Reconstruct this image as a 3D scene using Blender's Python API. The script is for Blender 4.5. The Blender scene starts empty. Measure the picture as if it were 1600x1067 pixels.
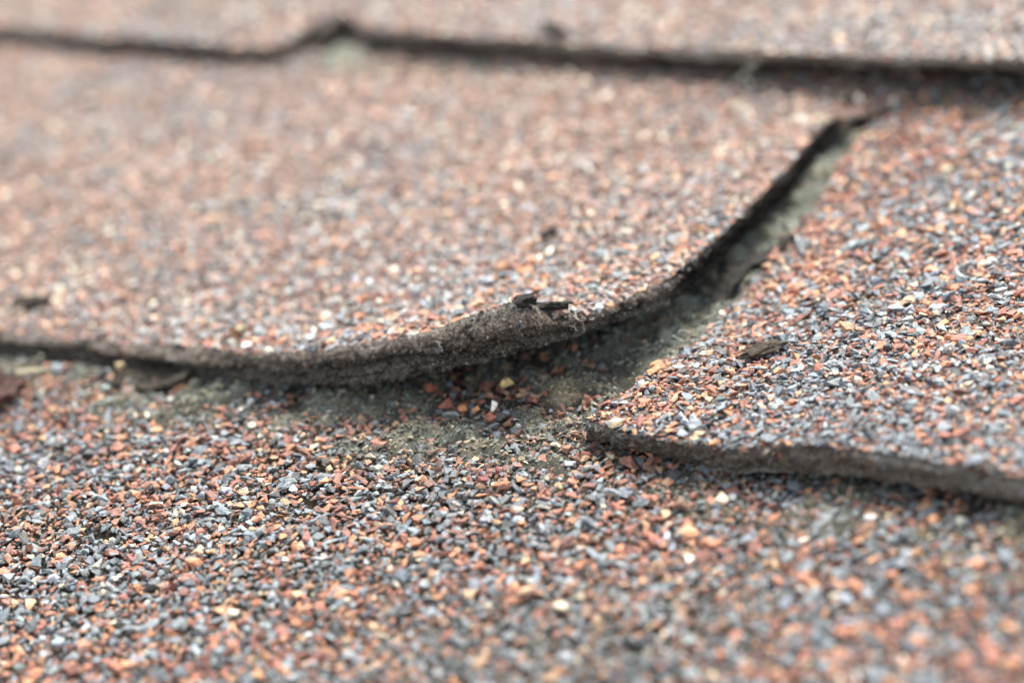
import bpy, bmesh, math, random
import numpy as np
from mathutils import Vector, Matrix
from mathutils.geometry import delaunay_2d_cdt

# One Blender unit is one centimetre; the roof face is the plane z = 0, x along the courses, y up the roof.
S = bpy.context.scene
C = S.collection
S.unit_settings.system = 'METRIC'
S.unit_settings.scale_length = 0.01
random.seed(4)
rng = np.random.default_rng(7)

# ------------------------------------------------------------------ camera
cam_d = bpy.data.cameras.new('camera')
cam = bpy.data.objects.new('camera', cam_d)
C.objects.link(cam)
cam.matrix_world = Matrix(((0.84728, -0.10268, 0.52113, 13.526),
                           (0.50164, 0.47715, -0.72158, -19.910),
                           (-0.17456, 0.87280, 0.45579, 13.757),
                           (0, 0, 0, 1)))
cam_d.sensor_width = 36
cam_d.lens = 87.184
cam_d.clip_start = 0.5
cam_d.clip_end = 2000
cam_d.dof.use_dof = True
cam_d.dof.focus_distance = 27.75
cam_d.dof.aperture_fstop = 0.114
S.camera = cam

# ------------------------------------------------------------------ sky, sun, exposure
SUN_EL, SUN_AZ = math.radians(50), math.radians(-4)      # azimuth from +y towards +x
world = bpy.data.worlds.new('World')
S.world = world
world.use_nodes = True
wn = world.node_tree
wn.nodes.clear()
sky = wn.nodes.new('ShaderNodeTexSky')
sky.sky_type = 'NISHITA'
sky.sun_disc = False
sky.sun_elevation = SUN_EL
sky.sun_rotation = SUN_AZ
sky.air_density = 1.0
sky.dust_density = 4.0
sky.ozone_density = 1.0
bg = wn.nodes.new('ShaderNodeBackground')
bg.inputs['Strength'].default_value = 0.11
wo = wn.nodes.new('ShaderNodeOutputWorld')
hsv = wn.nodes.new('ShaderNodeHueSaturation')            # thin overcast: the blue is mostly washed out
hsv.inputs['Saturation'].default_value = 0.36
wn.links.new(sky.outputs[0], hsv.inputs['Color'])
wn.links.new(hsv.outputs[0], bg.inputs[0])
wn.links.new(bg.outputs[0], wo.inputs[0])
sun_d = bpy.data.lights.new('sun', 'SUN')
sun_d.energy = 1.5
sun_d.angle = math.radians(20)
sun_d.color = (1.0, 0.93, 0.82)
sun = bpy.data.objects.new('sun', sun_d)
C.objects.link(sun)
sd = Vector((math.sin(SUN_AZ) * math.cos(SUN_EL), math.cos(SUN_AZ) * math.cos(SUN_EL), math.sin(SUN_EL)))
sun.rotation_euler = sd.to_track_quat('Z', 'Y').to_euler()
sun.location = sd * 60
S.view_settings.view_transform = 'Standard'
S.view_settings.look = 'None'
S.view_settings.gamma = 1
S.view_settings.use_curve_mapping = False
S.view_settings.exposure = 2.12
S.cycles.use_denoising = True
S.cycles.denoiser = 'OPENIMAGEDENOISE'
S.cycles.denoising_input_passes = 'RGB_ALBEDO_NORMAL'
S.cycles.max_bounces = 6

# ------------------------------------------------------------------ noise
def _hash(ix, iy, iz, seed):
    n = (ix.astype(np.int64) * 374761393 + iy.astype(np.int64) * 668265263 + iz.astype(np.int64) * 2147483647 + seed * 144269) & 0xffffffff
    n = ((n ^ (n >> 13)) * 1274126177) & 0xffffffff
    n = ((n ^ (n >> 15)) * 2246822519) & 0xffffffff
    return ((n ^ (n >> 16)) & 0xffffff) / float(0xffffff)

def noise(x, y, z=0.0, seed=0):
    x, y, z = np.broadcast_arrays(np.asarray(x, float), np.asarray(y, float), np.asarray(z, float))
    ix, iy, iz = np.floor(x), np.floor(y), np.floor(z)
    fx, fy, fz = x - ix, y - iy, z - iz
    fx, fy, fz = [f * f * (3 - 2 * f) for f in (fx, fy, fz)]
    r = 0
    for a in (0, 1):
        for b in (0, 1):
            for c in (0, 1):
                w = (fx if a else 1 - fx) * (fy if b else 1 - fy) * (fz if c else 1 - fz)
                r = r + w * _hash(ix + a, iy + b, iz + c, seed)
    return r * 2 - 1

def fbm(x, y, z=0.0, seed=0, o=4):
    r, a, s = 0, 0.5, 1.0
    for k in range(o):
        r = r + a * noise(np.asarray(x) * s, np.asarray(y) * s, np.asarray(z) * s, seed + k)
        a *= 0.5
        s *= 2.03
    return r

def sstep(a, b, x):
    t = np.clip((np.asarray(x, float) - a) / (b - a), 0, 1)
    return t * t * (3 - 2 * t)

# ------------------------------------------------------------------ mesh helpers
def raw_mesh(name, V, F, mats, tint=None, uv=None, midx=None, smooth=False):
    """V (n,3); F: list of index tuples or an (m,k) array; tint per vertex rgba; uv per vertex."""
    me = bpy.data.meshes.new(name)
    V = np.asarray(V, np.float32)
    if isinstance(F, np.ndarray):
        loops = F.reshape(-1).astype(np.int32)
        tot = np.full(len(F), F.shape[1], np.int32)
    else:
        tot = np.array([len(f) for f in F], np.int32)
        loops = np.fromiter((i for f in F for i in f), np.int32, int(tot.sum()))
    start = np.concatenate(([0], np.cumsum(tot)[:-1])).astype(np.int32)
    me.vertices.add(len(V))
    me.vertices.foreach_set('co', V.reshape(-1))
    me.loops.add(len(loops))
    me.loops.foreach_set('vertex_index', loops)
    me.polygons.add(len(tot))
    me.polygons.foreach_set('loop_start', start)
    me.polygons.foreach_set('loop_total', tot)
    if midx is not None:
        me.polygons.foreach_set('material_index', np.asarray(midx, np.int32))
    me.polygons.foreach_set('use_smooth', np.full(len(tot), smooth, bool))
    if tint is not None:
        ca = me.color_attributes.new('tint', 'FLOAT_COLOR', 'POINT')
        ca.data.foreach_set('color', np.asarray(tint, np.float32).reshape(-1))
    if uv is not None:
        ul = me.uv_layers.new(name='UVMap')
        ul.data.foreach_set('uv', np.asarray(uv, np.float32)[loops].reshape(-1))
    for m in mats:
        me.materials.append(m)
    me.update(calc_edges=True)
    me.validate()
    return me

def link(name, me, parent=None, **props):
    o = bpy.data.objects.new(name, me)
    C.objects.link(o)
    if parent is not None:
        o.parent = parent
    for k, v in props.items():
        o[k] = v
    return o

# ------------------------------------------------------------------ materials
def new_mat(name):
    m = bpy.data.materials.new(name)
    m.use_nodes = True
    nt = m.node_tree
    nt.nodes.clear()
    out = nt.nodes.new('ShaderNodeOutputMaterial')
    b = nt.nodes.new('ShaderNodeBsdfPrincipled')
    nt.links.new(b.outputs[0], out.inputs[0])
    def N(t, **kw):
        n = nt.nodes.new(t)
        for k, v in kw.items():
            if isinstance(k, str) and hasattr(n, k):
                setattr(n, k, v)
            else:
                n.inputs[k.replace('_', ' ')].default_value = v
        return n
    return m, nt, b, N

def ramp(nt, fac, stops):
    r = nt.nodes.new('ShaderNodeValToRGB')
    el = r.color_ramp.elements
    while len(el) < len(stops):
        el.new(0.5)
    for e, (p, c) in zip(el, stops):
        e.position = p
        e.color = (*c, 1) if len(c) == 3 else c
    nt.links.new(fac, r.inputs[0])
    return r

def mixc(nt, fac, a, b, mode='MIX'):
    m = nt.nodes.new('ShaderNodeMix')
    m.data_type = 'RGBA'
    m.blend_type = mode
    for sock, v in ((m.inputs['Factor'], fac), (m.inputs['A'], a), (m.inputs['B'], b)):
        if hasattr(v, 'is_linked'):
            nt.links.new(v, sock)
        else:
            sock.default_value = v if not isinstance(v, tuple) else (*v, 1) if len(v) == 3 else v
    return m.outputs['Result']

def noise_node(nt, coord, scale, detail=4, rough=0.6):
    n = nt.nodes.new('ShaderNodeTexNoise')
    n.inputs['Scale'].default_value = scale
    n.inputs['Detail'].default_value = detail
    n.inputs['Roughness'].default_value = rough
    if coord is not None:
        nt.links.new(coord, n.inputs['Vector'])
    return n.outputs['Fac']

def bump(nt, h, strength, dist, b):
    n = nt.nodes.new('ShaderNodeBump')
    n.inputs['Strength'].default_value = strength
    n.inputs['Distance'].default_value = dist
    nt.links.new(h, n.inputs['Height'])
    nt.links.new(n.outputs[0], b.inputs['Normal'])

def mat_granule():
    m, nt, b, N = new_mat('crushed slate')
    at = N('ShaderNodeAttribute', attribute_name='tint')
    geo = N('ShaderNodeNewGeometry')
    n1 = noise_node(nt, geo.outputs['Position'], 18, 5, 0.75)
    r1 = ramp(nt, n1, [(0.30, (0.42, 0.42, 0.43)), (0.5, (1, 1, 1)), (0.70, (1.6, 1.56, 1.5))])
    col = mixc(nt, 1.0, at.outputs['Color'], r1.outputs[0], 'MULTIPLY')
    n2 = noise_node(nt, geo.outputs['Position'], 5.0, 3, 0.6)           # dust lying on some of them
    r2 = ramp(nt, n2, [(0.56, (0, 0, 0)), (0.74, (0.2, 0.2, 0.2))])
    col = mixc(nt, r2.outputs[0], col, (0.17, 0.155, 0.125))
    nt.links.new(col, b.inputs['Base Color'])
    nt.links.new(at.outputs['Alpha'], b.inputs['Roughness'])
    b.inputs['Specular IOR Level'].default_value = 0.5
    bump(nt, noise_node(nt, geo.outputs['Position'], 38, 4, 0.7), 0.8, 0.03, b)
    return m

def mat_dirt():
    m, nt, b, N = new_mat('silt')
    at = N('ShaderNodeAttribute', attribute_name='tint')                # tint.r: tan silt, tint.g: green silt
    sep = N('ShaderNodeSeparateColor')
    nt.links.new(at.outputs['Color'], sep.inputs[0])
    geo = N('ShaderNodeNewGeometry')
    n1 = noise_node(nt, geo.outputs['Position'], 3.0, 6, 0.7)
    n2 = noise_node(nt, geo.outputs['Position'], 22.0, 4, 0.7)
    base = ramp(nt, n1, [(0.3, (0.012, 0.011, 0.009)), (0.5, (0.034, 0.030, 0.024)), (0.7, (0.06, 0.05, 0.036))])
    green = ramp(nt, n1, [(0.3, (0.06, 0.067, 0.054)), (0.52, (0.155, 0.168, 0.142)), (0.72, (0.24, 0.255, 0.215))])
    tan = ramp(nt, n1, [(0.3, (0.08, 0.065, 0.04)), (0.52, (0.20, 0.165, 0.105)), (0.72, (0.30, 0.255, 0.17))])
    c = mixc(nt, sep.outputs[1], base.outputs[0], green.outputs[0])
    c = mixc(nt, sep.outputs[0], c, tan.outputs[0])
    sp = ramp(nt, n2, [(0.3, (0.45, 0.45, 0.45)), (0.52, (1, 1, 1)), (0.74, (1.5, 1.48, 1.4))])
    c = mixc(nt, 1.0, c, sp.outputs[0], 'MULTIPLY')
    nt.links.new(c, b.inputs['Base Color'])
    b.inputs['Roughness'].default_value = 0.95
    b.inputs['Specular IOR Level'].default_value = 0.04
    bump(nt, n2, 0.9, 0.03, b)
    return m

def mat_asphalt():
    m, nt, b, N = new_mat('weathered asphalt')
    geo = N('ShaderNodeNewGeometry')
    n1 = noise_node(nt, geo.outputs['Position'], 4.0, 5, 0.7)
    vo = N('ShaderNodeTexVoronoi')
    vo.inputs['Scale'].default_value = 8.0
    nt.links.new(geo.outputs['Position'], vo.inputs['Vector'])
    hs = N('ShaderNodeSeparateColor')
    nt.links.new(vo.outputs['Color'], hs.inputs[0])
    gr = ramp(nt, hs.outputs[0], [(0.0, (0.05, 0.055, 0.062)), (0.42, (0.13, 0.14, 0.155)), (0.5, (0.20, 0.085, 0.055)), (0.85, (0.28, 0.13, 0.075)), (1.0, (0.35, 0.24, 0.15))])
    gr.color_ramp.interpolation = 'CONSTANT'
    dk = ramp(nt, n1, [(0.35, (0.02, 0.018, 0.016)), (0.7, (0.07, 0.06, 0.05))])
    f = ramp(nt, vo.outputs['Distance'], [(0.45, (1, 1, 1)), (0.62, (0, 0, 0))])
    nt.links.new(mixc(nt, f.outputs[0], dk.outputs[0], gr.outputs[0]), b.inputs['Base Color'])
    b.inputs['Roughness'].default_value = 0.8
    bump(nt, vo.outputs['Distance'], -0.8, 0.06, b)
    return m

def mat_felt():
    """Torn edge: tint.r = 0 upper brown felt .. 1 dark sanded backing; tint.g = pale dust; tint.b = black tar and painted-in shade."""
    m, nt, b, N = new_mat('torn felt')
    at = N('ShaderNodeAttribute', attribute_name='tint')
    sep = N('ShaderNodeSeparateColor')
    nt.links.new(at.outputs['Color'], sep.inputs[0])
    uv = N('ShaderNodeUVMap')
    mp = N('ShaderNodeMapping')
    mp.inputs['Scale'].default_value = (4.0, 11.0, 1.0)
    nt.links.new(uv.outputs[0], mp.inputs[0])
    geo = N('ShaderNodeNewGeometry')
    ly = noise_node(nt, mp.outputs[0], 1.6, 6, 0.7)
    fine = noise_node(nt, geo.outputs['Position'], 26.0, 5, 0.75)
    grit = noise_node(nt, geo.outputs['Position'], 42.0, 2, 0.6)
    lf = nt.nodes.new('ShaderNodeMath')
    lf.operation = 'MULTIPLY_ADD'
    nt.links.new(fine, lf.inputs[0])
    lf.inputs[1].default_value = 0.75
    la = nt.nodes.new('ShaderNodeMath')
    la.operation = 'MULTIPLY'
    nt.links.new(ly, la.inputs[0])
    la.inputs[1].default_value = 0.35
    nt.links.new(la.outputs[0], lf.inputs[2])
    felt = ramp(nt, lf.outputs[0], [(0.36, (0.022, 0.016, 0.012)), (0.52, (0.090, 0.073, 0.058)), (0.68, (0.23, 0.20, 0.165))])
    back = ramp(nt, fine, [(0.34, (0.016, 0.0145, 0.013)), (0.5, (0.078, 0.069, 0.056)), (0.66, (0.21, 0.19, 0.155))])
    c = mixc(nt, sep.outputs[0], felt.outputs[0], back.outputs[0])
    dust = ramp(nt, fine, [(0.36, (0.14, 0.125, 0.105)), (0.66, (0.34, 0.32, 0.28))])
    c = mixc(nt, sep.outputs[1], c, dust.outputs[0])
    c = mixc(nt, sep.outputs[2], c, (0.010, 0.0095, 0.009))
    sp = ramp(nt, grit, [(0.3, (0.5, 0.5, 0.5)), (0.5, (1, 1, 1)), (0.72, (1.6, 1.56, 1.5))])
    c = mixc(nt, 1.0, c, sp.outputs[0], 'MULTIPLY')
    nt.links.new(c, b.inputs['Base Color'])
    b.inputs['Roughness'].default_value = 0.92
    b.inputs['Specular IOR Level'].default_value = 0.04
    bump(nt, fine, 1.0, 0.035, b)
    return m

def mat_plain(name, col, rough=0.8, var=0.5, scale=20, bumpd=0.02):
    m, nt, b, N = new_mat(name)
    geo = N('ShaderNodeNewGeometry')
    n = noise_node(nt, geo.outputs['Position'], scale, 5, 0.7)
    lo = tuple(c * (1 - var) for c in col)
    hi = tuple(min(1, c * (1 + var)) for c in col)
    r = ramp(nt, n, [(0.3, lo), (0.7, hi)])
    nt.links.new(r.outputs[0], b.inputs['Base Color'])
    b.inputs['Roughness'].default_value = rough
    b.inputs['Specular IOR Level'].default_value = 0.15
    bump(nt, n, 0.7, bumpd, b)
    return m

GRAN, DIRT, ASPH, FELT = mat_granule(), mat_dirt(), mat_asphalt(), mat_felt()
BARK = mat_plain('bark', (0.055, 0.046, 0.035), 0.9, 0.8, 24, 0.03)
TAR = mat_plain('tar crumb', (0.022, 0.020, 0.018), 0.75, 0.6, 20, 0.03)
BACK = mat_plain('sanded backing', (0.018, 0.017, 0.015), 0.95, 0.6, 20, 0.02)
FLAKE = mat_plain('bitumen flake', (0.075, 0.068, 0.056), 0.85, 0.6, 9, 0.03)
STRAW = mat_plain('dry straw', (0.42, 0.38, 0.26), 0.7, 0.25, 9, 0.01)
FIBRE = mat_plain('pale fibre', (0.52, 0.52, 0.46), 0.7, 0.25, 12, 0.004)
HUSK = mat_plain('brown husk', (0.17, 0.08, 0.03), 0.6, 0.5, 9, 0.02)
MUDDY = mat_plain('muddy flake', (0.036, 0.031, 0.024), 0.95, 0.85, 9, 0.08)
SCRAP = mat_plain('worn shingle', (0.060, 0.034, 0.028), 0.9, 0.85, 9, 0.08)
FUZZ = mat_plain('felt fibre', (0.14, 0.115, 0.09), 0.9, 0.5, 9, 0.004)

# ------------------------------------------------------------------ measured edges: top (x,y,z), bottom (x,y,z), in cm
CURL = [
    (-9.02, 0.16, 0.26, -9.03, 0.06, 0.01),
    (-7.94, 0.19, 0.27, -7.97, 0.12, 0.01),
    (-6.85, 0.18, 0.32, -6.87, 0.09, 0.02),
    (-5.8, 0.19, 0.37, -5.85, 0.12, 0.06),
    (-4.74, 0.14, 0.47, -4.78, 0.05, 0.12),
    (-4.12, 0.12, 0.56, -4.17, 0.03, 0.16),
    (-3.45, 0.15, 0.69, -3.48, 0.02, 0.23),
    (-2.84, 0.24, 0.8, -2.84, 0.07, 0.32),
    (-2.19, 0.4, 0.92, -2.21, 0.24, 0.42),
    (-1.75, 0.58, 1.02, -1.76, 0.4, 0.49),
    (-1.33, 0.78, 1.1, -1.36, 0.63, 0.55),
    (-1.02, 0.96, 1.02, -1.05, 0.86, 0.58),
    (-0.84, 1.07, 0.94, -0.93, 1.11, 0.58),
    (-0.67, 1.34, 0.83, -0.73, 1.36, 0.57),
    (-0.44, 1.84, 0.79, -0.47, 1.82, 0.53),
    (-0.26, 2.3, 0.76, -0.25, 2.2, 0.49),
    (-0.19, 2.99, 0.71, -0.19, 2.9, 0.43),
    (-0.2, 3.68, 0.66, -0.22, 3.63, 0.38),
    (-0.28, 4.55, 0.6, -0.27, 4.44, 0.32),
    (-0.29, 5.29, 0.57, -0.25, 5.12, 0.28),
    (-0.39, 6.27, 0.49, -0.34, 6.07, 0.22),
    (-0.56, 7.3, 0.39, -0.48, 7.06, 0.16),
    (-0.6, 7.89, 0.3, -0.48, 7.57, 0.11),
    (-0.4, 8.28, 0.21, -0.33, 8.07, 0.06),
    (-0.19, 8.53, 0.14, -0.15, 8.41, 0.03),
]
CURL = [(-48, 0.1, 0.3, -48, 0.0, 0.02), (-20, 0.1, 0.3, -20, 0.0, 0.02), (-12, 0.14, 0.28, -12, 0.03, 0.02)] + CURL + \
       [(0.12, 8.62, 0.22, 0.10, 8.62, 0.02), (0.16, 8.8, 0.26, 0.12, 8.8, 0.02), (0.12, 9.6, 0.3, 0.08, 9.6, 0.02), (0.12, 15.5, 0.3, 0.08, 15.5, 0.02)]
RIGHT = [(0.14, -0.14, 0.35, 0.04, -0.05, 0.05), (0.43, -0.22, 0.34, 0.30, -0.09, 0.04), (0.81, -0.33, 0.37, 0.64, -0.12, 0.03),
         (1.15, -0.38, 0.39, 0.99, -0.18, 0.03), (1.46, -0.37, 0.39, 1.32, -0.21, 0.03), (1.78, -0.39, 0.39, 1.65, -0.24, 0.05),
         (2.08, -0.38, 0.41, 1.96, -0.24, 0.07), (2.41, -0.27, 0.44, 2.32, -0.20, 0.08), (2.89, -0.20, 0.46, 2.83, -0.17, 0.08),
         (3.32, -0.17, 0.48, 3.27, -0.18, 0.08), (3.74, -0.16, 0.48, 3.71, -0.19, 0.08), (4.17, -0.18, 0.47, 4.13, -0.19, 0.07),
         (4.66, -0.22, 0.46, 4.61, -0.18, 0.06), (5.13, -0.21, 0.45, 5.08, -0.17, 0.05), (9, -0.2, 0.42, 9, -0.16, 0.03), (32, -0.2, 0.4, 32, -0.15, 0.02)]
SLOT = [(0.02, -0.08, 0.34), (0.04, 0.17, 0.34), (0.1, 0.39, 0.33), (0.14, 0.68, 0.31), (0.1, 1.14, 0.28), (0.15, 1.51, 0.25), (0.28, 1.82, 0.22), (0.26, 2.52, 0.18), (0.26, 3.13, 0.16), (0.26, 3.65, 0.15), (0.15, 4.51, 0.14), (0.12, 5.06, 0.13), (0.12, 5.63, 0.12), (-0.1, 6.94, 0.12), (-0.15, 7.69, 0.14), (-0.07, 8.26, 0.17), (0.13, 8.71, 0.22)] + [(0.14, 8.9, 0.28), (0.06, 9.3, 0.31), (0.06, 15.5, 0.31)]
RIGHT = [(x, y, z, x - 0.04, y, 0.0) for x, y, z in SLOT[::-1]] + RIGHT
UP_L = [(-62, 8.8, 0.58, -62, 8.8, 0.33), (-25, 8.85, 0.58, -25, 8.85, 0.33), (-16.64, 8.94, 0.58, -16.73, 8.94, 0.33), (-15.07, 8.81, 0.58, -15.21, 8.87, 0.33),
        (-13.61, 8.74, 0.58, -13.75, 8.81, 0.33), (-12.23, 8.70, 0.58, -12.38, 8.79, 0.33), (-10.84, 8.68, 0.55, -10.88, 8.80, 0.33),
        (-10.58, 8.82, 0.55, -10.64, 8.90, 0.33), (-10.52, 9.05, 0.55, -10.56, 9.05, 0.33), (-10.47, 9.65, 0.55, -10.55, 9.70, 0.33),
        (-10.40, 10.25, 0.56, -10.42, 10.28, 0.33), (-10.36, 10.6, 0.58, -10.38, 10.6, 0.33), (-10.36, 24, 0.58, -10.38, 24, 0.33)]
UP_R = [(-10.30, 24, 0.60, -10.28, 24, 0.33), (-10.30, 10.5, 0.60, -10.28, 10.5, 0.33), (-10.15, 10.09, 0.58, -10.2, 10.16, 0.33), (-9.61, 9.73, 0.61, -9.69, 9.74, 0.34), (-9.03, 9.43, 0.65, -9.06, 9.36, 0.35),
        (-7.60, 9.26, 0.67, -7.70, 9.31, 0.37), (-5.82, 9.17, 0.70, -5.91, 9.23, 0.40), (-4.09, 9.01, 0.72, -4.20, 9.11, 0.42),
        (-2.02, 9.00, 0.75, -2.10, 9.08, 0.45), (-0.03, 8.90, 0.82, -0.09, 8.97, 0.50), (1.81, 8.88, 0.86, 1.74, 8.97, 0.52),
        (6, 8.85, 0.8, 6, 8.9, 0.46), (32, 8.8, 0.7, 32, 8.8, 0.36)]

def resample(E, steps):
    """Catmull-Rom through the measured stations; steps(mid point) gives the spacing in cm."""
    P = np.array(E, float)
    out = []
    for i in range(len(P) - 1):
        p0, p1, p2, p3 = P[max(i - 1, 0)], P[i], P[i + 1], P[min(i + 2, len(P) - 1)]
        L = np.linalg.norm(p2[:3] - p1[:3])
        n = max(1, int(math.ceil(L / steps((p1[:3] + p2[:3]) / 2))))
        lin = L > 5
        for k in range(n):
            t = k / n
            if lin:
                out.append(p1 + (p2 - p1) * t)
            else:
                out.append(0.5 * (2 * p1 + (p2 - p0) * t + (2 * p0 - 5 * p1 + 4 * p2 - p3) * t * t + (3 * p1 - p0 - 3 * p2 + p3) * t ** 3))
    out.append(P[-1])
    return np.array(out)

CAMP = np.array([13.526, -19.910, 13.757])
def near_steps(fine, coarse):
    def f(p):
        if abs(p[0]) > 25:
            return 1.0
        d = abs(np.linalg.norm(p - CAMP) - 27.5)
        return fine if (d < 4.0 and p[1] < 4.5) else coarse
    return f

# ------------------------------------------------------------------ height of a shingle's top from its edge
def height_fn(E, flat, w, seed, wob=0.03):
    P = np.array([p for p in resample(E, lambda q: 0.5) if True])
    lift = P[:, 2] - flat
    def H(x, y):
        x, y = np.asarray(x, float), np.asarray(y, float)
        sh = x.shape
        x, y = x.ravel(), y.ravel()
        out = np.empty_like(x)
        for i in range(0, len(x), 20000):
            dx = x[i:i + 20000, None] - P[None, :, 0]
            dy = y[i:i + 20000, None] - P[None, :, 1]
            d2 = dx * dx + dy * dy
            wt = 1.0 / (d2 + 0.02) ** 2.5
            d = np.sqrt(d2.min(1))
            L = (wt * lift).sum(1) / wt.sum(1)
            out[i:i + 20000] = flat + L * np.exp(-d / w) + wob * fbm(x[i:i + 20000] * 0.6, y[i:i + 20000] * 0.6, 0, seed, 3) * (1 - np.exp(-d / 0.8))
        return out.reshape(sh)
    return H

def inside(poly, x, y):
    x, y = np.asarray(x, float), np.asarray(y, float)
    r = np.zeros(x.shape, bool)
    n = len(poly)
    for i in range(n):
        x1, y1 = poly[i][:2]
        x2, y2 = poly[(i + 1) % n][:2]
        if y1 == y2:
            continue
        c = ((y1 > y) != (y2 > y)) & (x < (x2 - x1) * (y - y1) / (y2 - y1) + x1)
        r ^= c
    return r

def edge_dist(P, x, y):
    """Distance in plan from points to a polyline, in chunks."""
    A, B = P[:-1, :2], P[1:, :2]
    AB = B - A
    L2 = (AB ** 2).sum(1) + 1e-12
    out = np.empty(len(x))
    for i in range(0, len(x), 8000):
        X = np.stack([x[i:i + 8000], y[i:i + 8000]], 1)[:, None, :]
        t = np.clip(((X - A) * AB).sum(2) / L2, 0, 1)
        out[i:i + 8000] = np.sqrt((((A + t[..., None] * AB) - X) ** 2).sum(2).min(1))
    return out

# the part of the roof the picture and its surroundings can show (plan, cm)
VIEW = [(-24, 12), (-23, 15.4), (4, 15.4), (9, 4), (10.5, -6), (2, -9), (-7, -8.5), (-13.5, 0)]
CORE = [(-20, 10.5), (-19, 14.2), (0.8, 14.2), (5, 5), (6.8, -3.3), (-3.9, -6.4), (-5, -5.6), (-10.5, 0.0)]

# ------------------------------------------------------------------ the roof and its shingles
deck_v = [(-70, -30, -0.9), (40, -30, -0.9), (40, 26, -0.9), (-70, 26, -0.9), (-70, -30, -0.45), (40, -30, -0.45), (40, 26, -0.45), (-70, 26, -0.45)]
deck_f = [(3, 2, 1, 0), (4, 5, 6, 7), (0, 1, 5, 4), (1, 2, 6, 5), (2, 3, 7, 6), (3, 0, 4, 7)]
roof = link('roof', raw_mesh('roof', deck_v, deck_f, [BARK]), kind='structure', label='weathered asphalt shingle roof seen close up along its courses')

def slab(E, close, H, label, steps, spacing):
    """Shingle body: triangulated top that follows H and the measured edge, bottom sheet, and back faces."""
    P = resample(E, steps)
    poly = [tuple(p[:2]) for p in P] + list(close)
    n_e = len(P)
    xs = [p[0] for p in poly]
    ys = [p[1] for p in poly]
    gx, gy = np.meshgrid(np.arange(max(min(xs), -26), min(max(xs), 12), spacing), np.arange(max(min(ys), -10), min(max(ys), 16), spacing))
    gx = gx.ravel() + rng.uniform(-.2, .2, gx.size) * spacing
    gy = gy.ravel() + rng.uniform(-.2, .2, gy.size) * spacing
    k = inside(poly, gx, gy)
    gx, gy = gx[k], gy[k]
    ring = np.array(poly + [poly[0]])
    k = edge_dist(ring, gx, gy) > spacing * 0.6
    gx, gy = gx[k], gy[k]
    cos = [Vector((float(a), float(b))) for a, b in poly] + [Vector((float(a), float(b))) for a, b in zip(gx, gy)]
    m = len(poly)
    vv, ee, ff, ov, oe, of = delaunay_2d_cdt(cos, [(i, (i + 1) % m) for i in range(m)], [], 1, 1e-6)
    vx = np.array([v.x for v in vv])
    vy = np.array([v.y for v in vv])
    z = H(vx, vy)
    bot = np.stack([vx, vy, z - 0.26], 1)
    d = np.gradient(P[:, :2], axis=0)
    d /= np.linalg.norm(d, axis=1)[:, None] + 1e-9
    on_edge = {}
    for i, src in enumerate(ov):
        for s in src:
            if s < n_e:
                z[i] = P[s, 2]
                bot[i] = P[s, 3:6] + np.array([-d[s, 1] * 0.22, d[s, 0] * 0.22, 0.03])
            if s < m:
                on_edge[s] = i
    nv = len(vx)
    V = np.concatenate([np.stack([vx, vy, z], 1), bot])
    F = [tuple(f) for f in ff] + [tuple(i + nv for i in f[::-1]) for f in ff]
    for i in range(n_e - 1, m):                                         # the hidden back edges
        a, b = on_edge[i], on_edge[(i + 1) % m]
        F.append((a + nv, b + nv, b, a))
    o = link('shingle', raw_mesh('shingle', V, F, [ASPH, BACK], midx=[0] * len(ff) + [1] * (len(F) - len(ff)), smooth=False), roof, label=label)
    return o, P, poly

def felt_edge(P, parent, style, rows, seed, label=None, amp=1.0, crest=lambda x, y: 0):
    """Torn edge: a band swept between the top and bottom lines of the measured edge, layered and ragged."""
    T, B = P[:, :3], P[:, 3:]
    d = np.gradient(T[:, :2], axis=0)
    d /= np.linalg.norm(d, axis=1)[:, None] + 1e-9
    nrm = np.stack([d[:, 1], -d[:, 0]], 1)
    s = np.concatenate(([0], np.cumsum(np.linalg.norm(np.diff(T, axis=0), axis=1))))
    th = np.linalg.norm(T - B, axis=1)
    v = np.linspace(0, 1, rows)
    SS, VV = np.meshgrid(s, v, indexing='ij')
    TH = th[:, None] + 0 * VV
    pos = T[:, None, :] * (1 - VV[..., None]) + B[:, None, :] * VV[..., None]
    px, py, pz = pos[..., 0], pos[..., 1], pos[..., 2]
    off, tint = style(SS, VV, TH, px, py, pz, seed)
    fade = np.minimum(1, np.minimum(VV, 1 - VV) * 8 + 0.25)
    coarse = fbm(SS * 2.2, VV * TH * 5, 3.1, seed + 11, 4)
    fine = fbm(SS * 11, VV * TH * 16, 1.7, seed + 12, 3)
    micro = fbm(SS * 30, VV * TH * 34, 2.9, seed + 14, 3)
    off = off + amp * (0.07 * coarse + 0.06 * fine + 0.035 * micro) * fade
    pos = pos.copy()
    pos[..., 0] += nrm[:, None, 0] * off
    pos[..., 1] += nrm[:, None, 1] * off
    pos[..., 2] += amp * (0.03 * fbm(SS * 4, VV * 3, 8.0, seed + 13, 4) + 0.03 * np.abs(fbm(SS * 14, VV * 8, 5.0, seed + 15, 3)) * (1 - VV))
    pos[..., 2] += crest(px, py) * np.clip(1 - VV * 2.2, 0, 1)
    n, r = SS.shape
    idx = np.arange(n * r).reshape(n, r)
    F = np.stack([idx[:-1, :-1], idx[:-1, 1:], idx[1:, 1:], idx[1:, :-1]], -1).reshape(-1, 4)
    uv = np.stack([SS, VV * TH], -1).reshape(-1, 2)
    me = raw_mesh('felt_edge', pos.reshape(-1, 3), F, [FELT], tint=tint.reshape(-1, 4), uv=uv, smooth=True)
    o = link('felt_edge', me, parent)
    if label:
        o['label'] = label
    return o, pos, tint, nrm

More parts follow.
